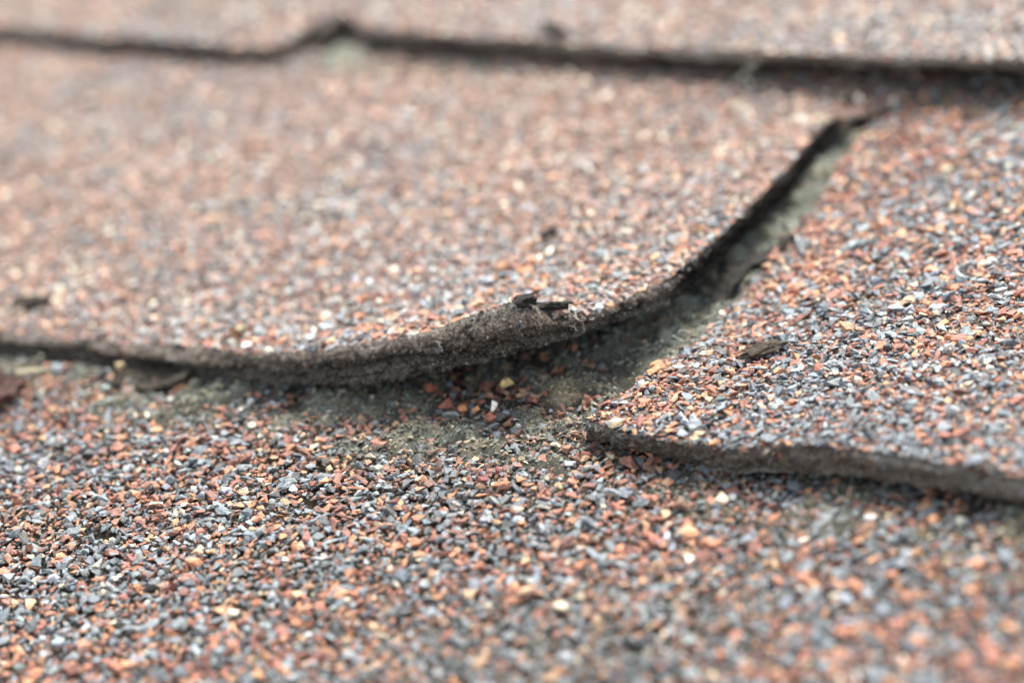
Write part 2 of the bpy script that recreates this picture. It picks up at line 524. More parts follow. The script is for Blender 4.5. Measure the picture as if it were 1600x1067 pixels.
def rgba(r, g, b):
    return np.stack(np.broadcast_arrays(np.clip(r, 0, 1), np.clip(g, 0, 1), np.clip(b, 0, 1), 1.0), -1)

def style_curl(S_, V_, TH, x, y, z, seed):
    curl = sstep(0.42, 0.95, z + 0 * x) * sstep(3.0, 1.2, y)            # the raised front corner
    split = 0.50 + 0.16 * fbm(S_ * 0.9, 0 * S_, 2.0, seed, 3) + 0.10 * fbm(S_ * 4, 0 * S_, 5.0, seed + 1, 3)
    g = V_ - split
    groove = np.exp(-(g / 0.07) ** 2) * (0.35 + 0.65 * sstep(-0.2, 0.25, fbm(S_ * 1.3, 0 * S_, 7.0, seed + 2, 2)))
    upper = sstep(0.04, -0.04, g)
    ridge = sstep(-3.0, -2.1, x) * sstep(-0.75, -1.1, x)
    off = upper * ((0.09 + 0.10 * ridge) * np.sin(np.clip(V_ / np.maximum(split, .1), 0, 1) * math.pi)) - 0.10 * groove * (0.4 + curl)
    off = off + (1 - upper) * 0.05 * np.sin(np.clip((V_ - split) / np.maximum(1 - split, .1), 0, 1) * math.pi)
    lay = fbm(S_ * 1.1, V_ * TH * 14, 4.4, seed + 3, 3)
    off = off + upper * 0.05 * lay
    side = sstep(1.9, 2.8, y)                                           # the slot flank, painted black to deepen its shade
    off = off * (1 - 0.5 * side) - 0.16 * sstep(0.86, 1.0, V_) * (1 - side) + 0.05 * side * fbm(S_ * 2.5, V_ * 2, 3.0, seed + 8, 4)
    dust = 0.75 * sstep(0.06, 0.02, V_) + 0.55 * np.exp(-((g - 0.07) / 0.05) ** 2) * sstep(-0.1, 0.3, fbm(S_ * 6, V_ * 6, 1.0, seed + 4, 3))
    dust = dust + 0.45 * upper * sstep(0.05, 0.35, fbm(S_ * 2.0, V_ * 3, 9.0, seed + 5, 4))
    tar = 0.85 * groove + 0.85 * sstep(0.82, 0.95, V_)  # black groove; the black lower band paints in shade under the lip
    crack = sstep(0.93, 0.985, 1 - np.abs(fbm(S_ * 1.8, V_ * TH * 7, 12.0, seed + 9, 3))) * sstep(0.0, 0.15, fbm(S_ * 0.8, V_, 15.0, seed + 10, 2) + 0.08)
    tar = np.maximum(tar, 0.9 * crack)
    off = off - 0.05 * crack
    tar = np.maximum(tar, 0.97 * side * sstep(-0.6, -0.3, fbm(S_ * 1.5, V_ * 2, 6.0, seed + 6, 3)))
    dust = dust * (1 - 0.95 * side)
    return off, rgba(1 - upper, dust, tar)

def style_right(S_, V_, TH, x, y, z, seed):
    lay = fbm(S_ * 0.8, V_ * TH * 11, 4.4, seed + 3, 3)
    off = 0.03 * np.sin(V_ * math.pi) + 0.03 * lay - 0.04 * np.exp(-((V_ - 0.06) / 0.06) ** 2)
    lip = sstep(0.84, 0.93, V_) * sstep(1.2, 1.6, x) * sstep(3.0, 2.3, x)
    off = off + 0.05 * lip - 0.18 * sstep(0.75, 1.0, V_) * (1 - lip)
    dust = 0.55 * sstep(-0.1, 0.35, fbm(S_ * 0.9, V_ * 2.2, 9.0, seed + 5, 4)) * (1 - V_ * 0.5) + 0.9 * lip + 0.5 * sstep(0.05, 0.0, V_)
    tar = 0.3 * sstep(0.1, 0.5, fbm(S_ * 1.1, V_ * 2, 6.0, seed + 6, 3)) + 0.8 * sstep(0.82, 1.0, V_) * (1 - lip)  # tar blotches; the lower edge is painted black as shade beneath the tab
    return off, rgba(0.25 * sstep(0.5, 1, V_), dust, tar)

def style_far(S_, V_, TH, x, y, z, seed):
    lay = fbm(S_ * 0.8, V_ * 3, 4.4, seed + 3, 3)
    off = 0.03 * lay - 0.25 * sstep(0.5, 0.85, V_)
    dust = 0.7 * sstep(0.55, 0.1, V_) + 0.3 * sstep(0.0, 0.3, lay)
    return off, rgba(0.2 + 0 * V_, dust, 0.95 * sstep(0.5, 0.8, V_))  # lower half painted black as the shadow under the tab

H_curl = height_fn(CURL, 0.30, 2.1, 31)
H_right = height_fn(RIGHT, 0.36, 2.5, 41, 0.04)
H_upl = height_fn(UP_L, 0.60, 2.0, 51)
H_upr = height_fn(UP_R, 0.64, 3.0, 61)
def H_low(x, y):
    return 0.05 * fbm(np.asarray(x) * 0.5, np.asarray(y) * 0.5, 0, 21, 3) - 0.01

LOWE = [(-60, -26, -0.02, -60, -26, -0.4), (36, -26, -0.02, 36, -26, -0.4)]
low, P_low, poly_low = slab(LOWE, [(36, 14), (-60, 14)], lambda x, y: H_low(x, y) - 0.2 * inside(VIEW, x, y), 'lower shingle showing bare speckled granules in front of both tabs', lambda p: 2.0, 0.5)
curl, P_curl, poly_curl = slab(CURL, [(-48, 15.5)], H_curl, 'left shingle tab with its corner curled up and its edge torn', near_steps(0.022, 0.07), 0.3)
right, P_right, poly_right = slab(RIGHT, [(32, 15.5)], H_right, 'right shingle tab lying flat with a pointed corner', near_steps(0.03, 0.08), 0.3)
upl, P_upl, poly_upl = slab(UP_L, [(-62, 24)], H_upl, 'upper left shingle tab, blurred, left of the short notch', lambda p: 0.15 if abs(p[0]) < 26 else 1.0, 0.4)
upr, P_upr, poly_upr = slab(UP_R, [(32, 24)], H_upr, 'upper right shingle tab with a thick shadowed edge', lambda p: 0.15 if abs(p[0]) < 26 else 1.0, 0.4)

e_curl, pos_curl, tint_curl, nrm_curl = felt_edge(P_curl, curl, style_curl, 30, 71, 'torn curled felt edge split into two layers', 1.15,
    lambda x, y: sstep(-2.8, -1.9, x) * sstep(-0.8, -1.15, x) * sstep(3, 2, y) * (0.05 + 0.10 * np.abs(fbm(x * 1.6 + y, y, 0, 77, 4))))
e_right, pos_right, tint_right, nrm_right = felt_edge(P_right, right, style_right, 18, 81, None, 1.5)
e_upl = felt_edge(P_upl, upl, style_far, 11, 91, None, 1.8)
e_upr = felt_edge(P_upr, upr, style_far, 11, 95, None, 1.8)

# ------------------------------------------------------------------ silt between and over the granules
def bare(x, y):
    p = sstep(0.06, 0.26, fbm(x * 1.9, y * 1.9, 0, 251, 4)) * sstep(2.2, 1.2, y)
    return np.maximum(p, np.exp(-((x + 1.9) ** 2 / 0.25 + (y - 0.5) ** 2 / 0.05)))  # dark patch under the lip: bare asphalt that also paints in shade
def silt_amount(x, y):
    """(cover 0..1, tan 0..1) on the lower shingle."""
    n = fbm(x * 1.2, y * 1.2, 0, 201, 4)
    n2 = fbm(x * 3.2, y * 3.2, 0, 205, 3)
    left = sstep(-1.25, -0.35, y + 0.55 * n) * sstep(0.3, -1.2, x)      # band under the curled tab
    slot = sstep(-0.55, 0.5, y + 0.8 * n) * sstep(-2.8, -1.0, x + 0.6 * n2)
    slot = slot * sstep(1.3, 0.2, x)
    rt = sstep(-1.55, -0.55, y + 0.5 * n) * sstep(-0.2, 1.2, x) * (0.42 + 0.25 * sstep(1.5, 4.5, x))
    corner = 0.5 * np.exp(-((x + 0.4) ** 2 + (y + 0.5) ** 2) / 0.5)
    cov = np.maximum.reduce([left, slot, rt, corner])
    hole = np.exp(-((x + 1.75) ** 2 / 0.7 + (y - 0.25) ** 2 / 0.14))    # a nest of loose granules lies clear of the silt
    cov = cov * (1 - 0.55 * hole)
    tan = 0.85 * np.exp(-((x + 0.85) ** 2 / 0.08 + (y - 0.75) ** 2 / 0.25)) + 0.5 * np.exp(-((x + 2.2) ** 2 / 2.0 + (y - 0.7) ** 2 / 0.06))
    tan = tan + 0.35 * sstep(0.1, 0.4, n2) + 0.25 * sstep(-0.5, 2, x) * sstep(0, -1, y)
    cov = cov * (1 - 0.75 * bare(x, y))
    return np.clip(cov, 0, 1), np.clip(tan * (1 - bare(x, y)), 0, 1)

PITS = [(-2.82, -1.35, 0.15, 0.09), (-2.55, -2.0, 0.14, 0.09), (-1.72, -1.6, 0.19, 0.07), (0.62, -2.6, 0.12, 0.07), (-4.6, -3.2, 0.16, 0.08), (2.3, -3.4, 0.15, 0.08)]
def pit_mask(x, y):
    m = np.zeros(np.shape(x))
    wob = 0.5 * fbm(np.asarray(x) * 5, np.asarray(y) * 5, 0, 301, 3)
    for cx, cy, rx, ry in PITS:
        m = np.maximum(m, sstep(1.25, 0.6, np.sqrt(((x - cx) / rx) ** 2 + ((y - cy) / ry) ** 2) + wob))
    return m

def grid_mesh(x0, x1, y0, y1, step, zf, tf, keep=None):
    nx, ny = int((x1 - x0) / step) + 1, int((y1 - y0) / step) + 1
    X, Y = np.meshgrid(np.linspace(x0, x1, nx), np.linspace(y0, y1, ny), indexing='ij')
    Z = zf(X, Y)
    idx = np.arange(nx * ny).reshape(nx, ny)
    F = np.stack([idx[:-1, :-1], idx[1:, :-1], idx[1:, 1:], idx[:-1, 1:]], -1).reshape(-1, 4)
    V = np.stack([X, Y, Z], -1).reshape(-1, 3)
    if keep is not None:
        k = keep(V[:, 0], V[:, 1])
        F = F[k[F].all(1)]
        used = np.unique(F)
        mp = np.zeros(len(V), np.int64)
        mp[used] = np.arange(len(used))
        V, F = V[used], mp[F]
    return V, F, tf(V[:, 0], V[:, 1])

def low_silt_z(x, y):
    cov, tan = silt_amount(x, y)
    r = 0.09 * fbm(x * 3.2, y * 3.2, 0, 211, 5) + 0.05 * fbm(x * 9, y * 9, 0, 216, 4)
    return H_low(x, y) - 0.012 + cov * (0.075 + 0.05 * tan) + r * (0.4 + cov) - 0.07 * pit_mask(x, y)
def low_silt_t(x, y):
    cov, tan = silt_amount(x, y)
    p = pit_mask(x, y)
    return rgba(tan * cov + 0.3 * p, cov * (0.62 + 0.33 * sstep(1.0, 3.0, y) - 0.2 * sstep(0.5, 2.0, x) * sstep(0.0, -0.4, y)) + 0.05, 0 * x)
V, F, t = grid_mesh(-13, 8, -8, 9.3, 0.05, low_silt_z, low_silt_t, lambda x, y: inside(VIEW, x, y))
link('silt', raw_mesh('silt', V, F, [DIRT], tint=t, smooth=True), low, kind='stuff')
SILT_C = np.array([(0.10, 0.105, 0.085), (0.15, 0.155, 0.125), (0.07, 0.075, 0.066), (0.19, 0.16, 0.105), (0.045, 0.043, 0.036), (0.22, 0.225, 0.18), (0.12, 0.15, 0.13)])

def band_silt(H, P, x0, x1, y0, y1, seed, parent, deep):
    def cov(x, y):
        n = fbm(x * 0.9, y * 0.9, 0, seed, 4)
        return np.maximum(1.0 * np.exp(-((x + 9.8) ** 2 / 0.5 + (y - 9.4) ** 2 / 0.5)), 0.85) * sstep(y0 + 0.2 - 1.0 * np.exp(-(x + 9.8) ** 2 / 0.4), y0 + 0.2 + deep, y + 0.8 * n - 0.15)
    zf = lambda x, y: H(x, y) - 0.04 + cov(x, y) * 0.07 + 0.10 * fbm(x * 3, y * 3, 0, seed + 3, 4)
    tf = lambda x, y: rgba(0.35 * cov(x, y) * sstep(-0.1, 0.3, fbm(x, y, 0, seed + 7, 3)), 0.55 * cov(x, y) + 0.45 * notch(x, y), 0 * x)
    V, F, t = grid_mesh(x0, x1, y0 - 0.3, y1, 0.14, zf, tf, lambda x, y: edge_dist(P, x, y) > 0.12)
    link('silt', raw_mesh('silt', V, F, [DIRT], tint=t, smooth=True), parent, kind='stuff')
    return cov
def notch(x, y):
    return sstep(1.15, 0.75, np.sqrt(((x + 9.75) / 0.85) ** 2 + ((y - 9.5) / 0.85) ** 2))
cov_curl = band_silt(H_curl, P_curl, -26, -0.3, 8.0, 11.0, 221, curl, 0.9)
cov_right = band_silt(H_right, P_right, 0.35, 11, 7.6, 10.5, 231, right, 1.2)

# ------------------------------------------------------------------ granules
def hull(n, flat, seed):
    r = random.Random(seed)
    bm = bmesh.new()
    for _ in range(n):
        v = Vector((r.gauss(0, 1), r.gauss(0, 1), r.gauss(0, 1))).normalized()
        k = r.uniform(0.8, 1.1)
        bm.verts.new((v.x * k, v.y * r.uniform(0.72, 0.9) * k, v.z * flat * k))
    bmesh.ops.convex_hull(bm, input=bm.verts)
    bmesh.ops.delete(bm, geom=[v for v in bm.verts if not v.link_faces], context='VERTS')
    bmesh.ops.triangulate(bm, faces=bm.faces)
    bmesh.ops.recalc_face_normals(bm, faces=bm.faces)
    bm.verts.ensure_lookup_table()
    bm.verts.index_update()
    V = np.array([v.co[:] for v in bm.verts])
    F = np.array([[v.index for v in f.verts] for f in bm.faces])
    bm.free()
    return V * 0.5, F
SHAPES = [hull(random.choice((7, 8, 8, 9)), random.uniform(0.42, 0.8), 900 + i) for i in range(48)]

PALETTE = [  # weight, colour, roughness
    (0.205, (0.150, 0.190, 0.218), 0.33), (0.165, (0.262, 0.305, 0.332), 0.38), (0.12, (0.072, 0.090, 0.106), 0.30), (0.055, (0.028, 0.033, 0.039), 0.32),
    (0.165, (0.305, 0.108, 0.066), 0.52), (0.095, (0.195, 0.078, 0.058), 0.58), (0.105, (0.440, 0.190, 0.098), 0.54), (0.045, (0.51, 0.245, 0.110), 0.52),
    (0.03, (0.52, 0.32, 0.18), 0.6), (0.022, (0.68, 0.59, 0.42), 0.5), (0.008, (0.74, 0.71, 0.62), 0.45)]
PW = np.array([p[0] for p in PALETTE])
PC = np.array([p[1] for p in PALETTE])
PR = np.array([p[2] for p in PALETTE])
GREY = np.array([1, 1, 1, 1, 0, 0, 0, 0, 0, 0, 0], float)

def pick_tints(x, y, red, seed, dirty):
    n = len(x)
    mix = red + 0.85 * fbm(x * 0.45, y * 0.45, 0, seed, 3) + 0.35 * fbm(x * 1.7, y * 1.7, 0, seed + 5, 2)
    w = PW[None] * np.where(GREY[None] > 0, np.exp(-1.1 * mix)[:, None], np.exp(1.1 * mix)[:, None])
    c = np.cumsum(w, 1)
    c /= c[:, -1:]
    k = (rng.random(n)[:, None] > c).sum(1)
    k = np.minimum(k, len(PC) - 1)
    col = PC[k] * np.exp(rng.normal(0, 0.20, (n, 1))) * np.exp(rng.normal(0, 0.03, (n, 3)))
    d = np.clip(dirty * rng.uniform(0.1, 1.0, n), 0, 0.85)[:, None]
    col = col * (1 - d) + np.array([0.085, 0.085, 0.068]) * d
    ro = np.clip(PR[k] + rng.normal(0, 0.06, n) + 0.3 * d[:, 0], 0.25, 0.95)
    return np.concatenate([np.clip(col, 0, 0.85), ro[:, None]], 1)

def rot_mats(n, normals, tilt):
    a = rng.uniform(0, 2 * math.pi, n)
    ca, sa = np.cos(a), np.sin(a)
    z = np.zeros(n)
    o = np.ones(n)
    Rz = np.stack([np.stack([ca, -sa, z], -1), np.stack([sa, ca, z], -1), np.stack([z, z, o], -1)], 1)
    nn = normals + np.concatenate([rng.normal(0, tilt, (n, 2)), np.zeros((n, 1))], 1)
    nn /= np.linalg.norm(nn, axis=1)[:, None]
    t = np.cross(nn, np.array([0.31, 0.95, 0.0]))
    t /= np.linalg.norm(t, axis=1)[:, None]
    b = np.cross(nn, t)
    return np.stack([t, b, nn], -1) @ Rz

def normals_of(H, x, y):
    e = 0.08
    hx = (H(x + e, y) - H(x - e, y)) / (2 * e)
    hy = (H(x, y + e) - H(x, y - e)) / (2 * e)
    n = np.stack([-hx, -hy, np.ones_like(hx)], -1)
    return n / np.linalg.norm(n, axis=1)[:, None]

def build_bits(name, pos, rot, size, tint, parent, mat=None, shapes=SHAPES, **props):
    """Many small stones as one mesh."""
    k = rng.integers(0, len(shapes), len(pos))
    Vs, Fs, Ts, base = [], [], [], 0
    for i, (sv, sf) in enumerate(shapes):
        s = np.where(k == i)[0]
        if not len(s):
            continue
        v = np.einsum('nij,nvj->nvi', rot[s], sv[None] * size[s][:, None, :]) + pos[s][:, None, :]
        m = len(sv)
        Vs.append(v.reshape(-1, 3))
        Ts.append(np.repeat(tint[s], m, 0))
        Fs.append((sf[None] + (np.arange(len(s)) * m)[:, None, None]).reshape(-1, 3) + base)
        base += len(s) * m
    me = raw_mesh(name, np.concatenate(Vs), np.concatenate(Fs), [mat or GRAN], tint=np.concatenate(Ts))
    return link(name, me, parent, kind='stuff', **props)

VAR = []
def variant_meshes():
    for i in range(72):
        sv, sf = SHAPES[i % len(SHAPES)]
        c = pick_tints(np.zeros(1), np.zeros(1), 0.0, 5, np.zeros(1))[0]
        VAR.append((raw_mesh('granule', sv, sf, [GRAN], tint=np.repeat(c[None], len(sv), 0)), c))
variant_meshes()
VARC = np.array([c for _, c in VAR])

def jitter(poly, step, amount):
    x0, x1 = min(p[0] for p in poly), max(p[0] for p in poly)
    y0, y1 = min(p[1] for p in poly), max(p[1] for p in poly)
    X, Y = np.meshgrid(np.arange(x0, x1, step), np.arange(y0, y1, step * 0.87))
    X = X + (np.arange(X.shape[0]) % 2)[:, None] * step * 0.5
    x = X.ravel() + rng.uniform(-1, 1, X.size) * step * amount
    y = Y.ravel() + rng.uniform(-1, 1, X.size) * step * amount
    k = inside(poly, x, y)
    return x[k], y[k]

def granulate(parent, H, clip, red, seed, fade, grow, keepf=None, dirtyf=None, edge=None, singles=0, core_small=True, lift=0.02):
    X, Y, SZ, KIND = [], [], [], []
    layers = ((VIEW, 0.086, 0.45, 0.100, 0.33, 1.0), (VIEW, 0.12, 0.5, 0.07, 0.32, 1.0))
    for li, (poly, step, jit, mean, sig, _) in enumerate(layers):
        x, y = jitter(poly, step, jit)
        k = clip(x, y)
        x, y = x[k], y[k]
        X.append(x); Y.append(y)
        SZ.append(np.clip(grow * mean * np.exp(rng.normal(0, sig, len(x))), 0.04, 0.21))
    if core_small:
        x, y = jitter(CORE, 0.085, 0.5)
        k = clip(x, y) & (np.abs(np.sqrt((x - CAMP[0]) ** 2 + (y - CAMP[1]) ** 2 + CAMP[2] ** 2) - 27.6) < 4.5)
        x, y = x[k], y[k]
        X.append(x); Y.append(y)
        SZ.append(np.clip(0.05 * np.exp(rng.normal(0, 0.25, len(x))), 0.028, 0.075))
    x, y, sz = np.concatenate(X), np.concatenate(Y), np.concatenate(SZ)
    dirty = np.zeros(len(x)) if dirtyf is None else dirtyf(x, y)
    if keepf is not None:
        k = rng.random(len(x)) < keepf(x, y)
        x, y, sz, dirty = x[k], y[k], sz[k], dirty[k]
    if edge is not None:                                                # nothing may stick out past the torn edge
        k = edge_dist(edge, x, y) > 0.008 + sz * 0.08
        x, y, sz, dirty = x[k], y[k], sz[k], dirty[k]
    n = len(x)
    nr = normals_of(H, x, y)
    size = sz[:, None] * np.stack([rng.uniform(0.95, 1.3, n), rng.uniform(0.88, 1.15, n), rng.uniform(0.6, 0.95, n)], 1)
    rot = rot_mats(n, nr, 0.25)
    z = H(x, y) + sz * 0.20 + rng.uniform(-0.02, 0.03, n) + lift - 0.02
    pos = np.stack([x, y, z], 1)
    tint = pick_tints(x, y, red, seed, dirty)
    tint[:, :3] = tint[:, :3] * (1 - fade) + np.array([0.43, 0.36, 0.305]) * fade     # pale grazing sheen of the upper tabs mixed into the tint
    tint[:, :3] = tint[:, :3] * 0.86 + np.array([0.150, 0.136, 0.118]) * 0.14                      # grime of years
    if fade > 0.1:                                                      # cream stones stand out on the paled tabs
        k = (rng.random(n) < 0.03) & (sz > 0.095)
        tint[k, :3] = np.array([0.80, 0.73, 0.56]) * rng.uniform(0.85, 1.0, (int(k.sum()), 1))
    if singles:
        zc = np.linalg.norm(pos - CAMP, axis=1)
        core = inside(CORE, x, y) & (zc < 31)
        score = np.where(core & (dirty < 0.35), sz / zc, 0)
        pick = np.argsort(-score)[:singles]
        for i in pick:
            j = int(np.argmin(((VARC - tint[i]) ** 2).sum(1) + rng.random(len(VARC)) * 0.004))
            M = Matrix(rot[i].tolist()).to_4x4() @ Matrix.Diagonal((*size[i].tolist(), 1))
            M.translation = Vector(pos[i].tolist())
            o = bpy.data.objects.new('granule', VAR[j][0])
            C.objects.link(o)
            o.parent = parent
            o.matrix_basis = M
        rest = np.ones(n, bool)
        rest[pick] = False
        pos, rot, size, tint = pos[rest], rot[rest], size[rest], tint[rest]
    return build_bits('granules', pos, rot, size, tint, parent)

def low_clip(x, y):
    under = inside(poly_curl, x, y) & (edge_dist(P_curl, x, y) > 2.2)
    under |= inside(poly_right, x, y) & (edge_dist(P_right, x, y) > 0.35)
    return ~under & (y < 9.2)
def low_keep(x, y):
    cov, tan = silt_amount(x, y)
    return (1 - 0.30 * cov - 0.5 * cov * tan - 0.6 * sstep(0.4, 1.2, y) * sstep(-1.1, -0.5, x) - 0.4 * bare(x, y) * sstep(-0.8, 0.0, y)) * (1 - 0.97 * pit_mask(x, y))
def low_dirty(x, y):
    return np.clip(silt_amount(x, y)[0] + 0.22 + 0.5 * sstep(0.0, 0.4, fbm(x * 0.7, y * 0.7, 0, 331, 4)) * sstep(-3.5, 2, x), 0, 1)
granulate(low, H_low, low_clip, 0.16, 401, 0.0, 1.12, low_keep, low_dirty, None, 300, lift=0.025)
x, y = jitter([(-12, -2.2), (-12, 1.5), (-2, 2.2), (-0.6, 9.2), (1, 9.2), (1, 0.3), (8, 0.3), (8, -2.4)], 0.042, 0.5)
cov, tan = silt_amount(x, y)
k = (rng.random(len(x)) < cov * (0.9 - 0.4 * sstep(0.8, 2.0, y))) & low_clip(x, y)
x, y, tan = x[k], y[k], tan[k]
ci = rng.integers(0, len(SILT_C), len(x))
ci = np.where(rng.random(len(x)) < tan * 0.7, 3, ci)
cc = 1.25 * SILT_C[ci] * np.exp(rng.normal(0, 0.25, (len(x), 1)))
sz = np.clip(0.045 * np.exp(rng.normal(0, 0.4, len(x))), 0.02, 0.11)
build_bits('silt_crumbs', np.stack([x, y, low_silt_z(x, y) + sz * 0.12], 1), rot_mats(len(x), normals_of(H_low, x, y), 0.5), np.stack([sz * 1.2, sz, sz * 0.8], 1), np.concatenate([cc, np.full((len(x), 1), 0.9)], 1), low, shapes=SHAPES[:16])
granulate(curl, H_curl, lambda x, y: inside(poly_curl, x, y) & (y < 9.9), 0.32, 411, 0.34, 1.05, lambda x, y: 1 - 0.3 * cov_curl(x, y) - 0.65 * notch(x, y), lambda x, y: 0.9 * cov_curl(x, y), P_curl, 300)
granulate(right, H_right, lambda x, y: inside(poly_right, x, y) & (y < 9.9), 0.10, 421, 0.04, 1.06, lambda x, y: 1 - 0.3 * cov_right(x, y), lambda x, y: 0.9 * cov_right(x, y), P_right, 300)
granulate(upl, H_upl, lambda x, y: inside(poly_upl, x, y), 0.15, 431, 0.38, 1.1, None, None, P_upl, 0, False)
granulate(upr, H_upr, lambda x, y: inside(poly_upr, x, y), 0.15, 441, 0.36, 1.1, None, None, P_upr, 0, False)

# ------------------------------------------------------------------ grit and fuzz on the curled edge
def edge_points(pos, nrm, n, vlo, vhi, ylim, xlim):
    ns, r, _ = pos.shape
    ok = np.where((pos[:, 0, 0] > xlim[0]) & (pos[:, 0, 0] < xlim[1]) & (pos[:, 0, 1] < ylim))[0]
    i = rng.choice(ok, n)
    j = rng.integers(int(vlo * (r - 1)), int(vhi * (r - 1)) + 1, n)
    return i, j, pos[i, j] + np.stack([nrm[i, 0], nrm[i, 1], 0 * i], 1) * 0.004

i, j, p = edge_points(pos_curl, nrm_curl, 9000, 0.48, 0.98, 2.4, (-5.2, 0.3))
k = tint_curl[i, j, 0] > 0.5
i, j, p = i[k], j[k], p[k]
nm = np.stack([nrm_curl[i, 0], nrm_curl[i, 1], 0.2 + 0 * i], 1)
g = rng.random(len(p))
gc = np.where((g < 0.05)[:, None], np.array([[0.42, 0.40, 0.36]]), np.where((g < 0.6)[:, None], np.array([[0.16, 0.143, 0.116]]), np.array([[0.045, 0.041, 0.036]])))
gc = gc * np.exp(rng.normal(0, 0.3, (len(p), 1)))
sz = np.clip(0.019 * np.exp(rng.normal(0, 0.3, len(p))), 0.009, 0.035)
build_bits('sand_grains', p, rot_mats(len(p), nm / np.linalg.norm(nm, axis=1)[:, None], 0.5), np.stack([sz, sz, sz], 1), np.concatenate([gc, np.full((len(p), 1), 0.5)], 1), curl, shapes=SHAPES[:12])

i, j, p = edge_points(pos_curl, nrm_curl, 6000, 0.0, 0.62, 2.4, (-5.2, 0.3))
k = tint_curl[i, j, 0] < 0.5
i, p = i[k], p[k]
nm = np.stack([nrm_curl[i, 0], nrm_curl[i, 1], 0.5 + 0 * i], 1)
gc = np.array([(0.030, 0.024, 0.019), (0.075, 0.063, 0.051), (0.135, 0.116, 0.096), (0.23, 0.21, 0.18)])[rng.choice(4, len(p), p=[0.36, 0.36, 0.2, 0.08])]
gc = gc * np.exp(rng.normal(0, 0.25, (len(p), 1)))
sz = np.clip(0.022 * np.exp(rng.normal(0, 0.4, len(p))), 0.01, 0.05)
build_bits('felt_crumbs', p, rot_mats(len(p), nm / np.linalg.norm(nm, axis=1)[:, None], 0.6), np.stack([sz * 1.3, sz, sz * 0.8], 1), np.concatenate([gc, np.full((len(p), 1), 0.9)], 1), curl, shapes=SHAPES[:12])

for pos_e, nrm_e, par, n, xl, yl in ((pos_right, nrm_right, right, 420, (0.0, 6.5), 0.4), (pos_curl, nrm_curl, curl, 260, (-9.5, 0.2), 3.5)):
    i, j, p = edge_points(pos_e, nrm_e, n, 0.02, 0.45, yl, xl)
    p = p - np.stack([nrm_e[i, 0], nrm_e[i, 1], 0 * i], 1) * 0.008
    nm = np.stack([nrm_e[i, 0], nrm_e[i, 1], 0.6 + 0 * i], 1)
    sz = np.clip(0.05 * np.exp(rng.normal(0, 0.35, n)), 0.02, 0.10)
    build_bits('caught_granules', p, rot_mats(n, nm / np.linalg.norm(nm, axis=1)[:, None], 0.6), np.stack([sz * 1.2, sz, sz * 0.8], 1),
               pick_tints(p[:, 0], p[:, 1], 0.0, 451, np.full(n, 1.0)), par)

def tubes(name, curves, mat, parent=None, sides=3, **props):
    """curves: list of (points, radius) -> one mesh of thin tapered tubes."""
    V, F = [], []
    for pts, rad in curves:
        pts = np.asarray(pts, float)
        n = len(pts)
        d = np.gradient(pts, axis=0)
        b = len(V)
        for q in range(n):
            t = Vector(d[q].tolist()).normalized()
            u = t.cross(Vector((0.21, 0.4, 0.89))).normalized()
            w = t.cross(u)
            r = rad * (1 - 0.55 * q / max(1, n - 1))
            for a in range(sides):
                an = 2 * math.pi * a / sides
                V.append((Vector(pts[q].tolist()) + (u * math.cos(an) + w * math.sin(an)) * r)[:])
        for q in range(n - 1):
            for a in range(sides):
                a2 = (a + 1) % sides
                F.append((b + q * sides + a, b + q * sides + a2, b + (q + 1) * sides + a2, b + (q + 1) * sides + a))
        F.append(tuple(b + a for a in range(sides))[::-1])
        F.append(tuple(b + (n - 1) * sides + a for a in range(sides)))
    return link(name, raw_mesh(name, V, F, [mat]), parent, **props)

i, j, p = edge_points(pos_curl, nrm_curl, 900, 0.0, 0.55, 2.2, (-5.0, 0.3))
cv = []
for a, b, q in zip(i, j, p):
    if tint_curl[a, b, 0] > 0.5:
        continue
    o_ = np.array([nrm_curl[a, 0], nrm_curl[a, 1], 0.35]) + rng.normal(0, 0.6, 3)
    o_ /= np.linalg.norm(o_)
    L = rng.uniform(0.015, 0.05)
    side = rng.normal(0, 0.4, 3)
    cv.append(([q - o_ * 0.01, q + o_ * L * 0.5 + side * L * 0.15, q + o_ * L + side * L * 0.5], 0.0026))
tubes('fuzz', cv, FUZZ, curl, kind='stuff')

# ------------------------------------------------------------------ loose things lying on the roof
def tag(o, label, cat, group=None):
    o['label'] = label
    o['category'] = cat
    if group:
        o['group'] = group
    return o

def lump(name, loc, size, seed, mat, rz=0.0, n=26, tint=None, rough=0.12, tilt=(0, 0)):
    """An irregular broken piece: a dense hull, subdivided and pushed about by noise."""
    r = random.Random(seed)
    bm = bmesh.new()
    for _ in range(n):
        v = Vector((r.gauss(0, 1), r.gauss(0, 1), r.gauss(0, 1))).normalized() * r.uniform(0.75, 1.1)
        bm.verts.new(v)
    bmesh.ops.convex_hull(bm, input=bm.verts)
    bmesh.ops.delete(bm, geom=[v for v in bm.verts if not v.link_faces], context='VERTS')
    if rough > 0:
        bmesh.ops.triangulate(bm, faces=bm.faces)
        bmesh.ops.subdivide_edges(bm, edges=bm.edges, cuts=3, use_grid_fill=True)
    bm.verts.index_update()
    V = np.array([v.co[:] for v in bm.verts])
    F = [tuple(v.index for v in f.verts) for f in bm.faces]
    bm.free()
    if rough > 0:
        d = fbm(V[:, 0] * 2.5 + seed, V[:, 1] * 2.5, V[:, 2] * 2.5, seed, 4)
        d2 = np.abs(fbm(V[:, 0] * 7 + seed, V[:, 1] * 7, V[:, 2] * 7, seed + 3, 3))
        V = V * (1 + rough * 3 * d[:, None] + rough * 1.2 * d2[:, None])
    V = V * 0.5 * np.array(size)
    me = raw_mesh(name, V, F, [mat], tint=None if tint is None else np.repeat(np.array([tint]), len(V), 0))
    o = link(name, me)
    o.location = loc
    o.rotation_euler = (tilt[0], tilt[1], rz)
    return o

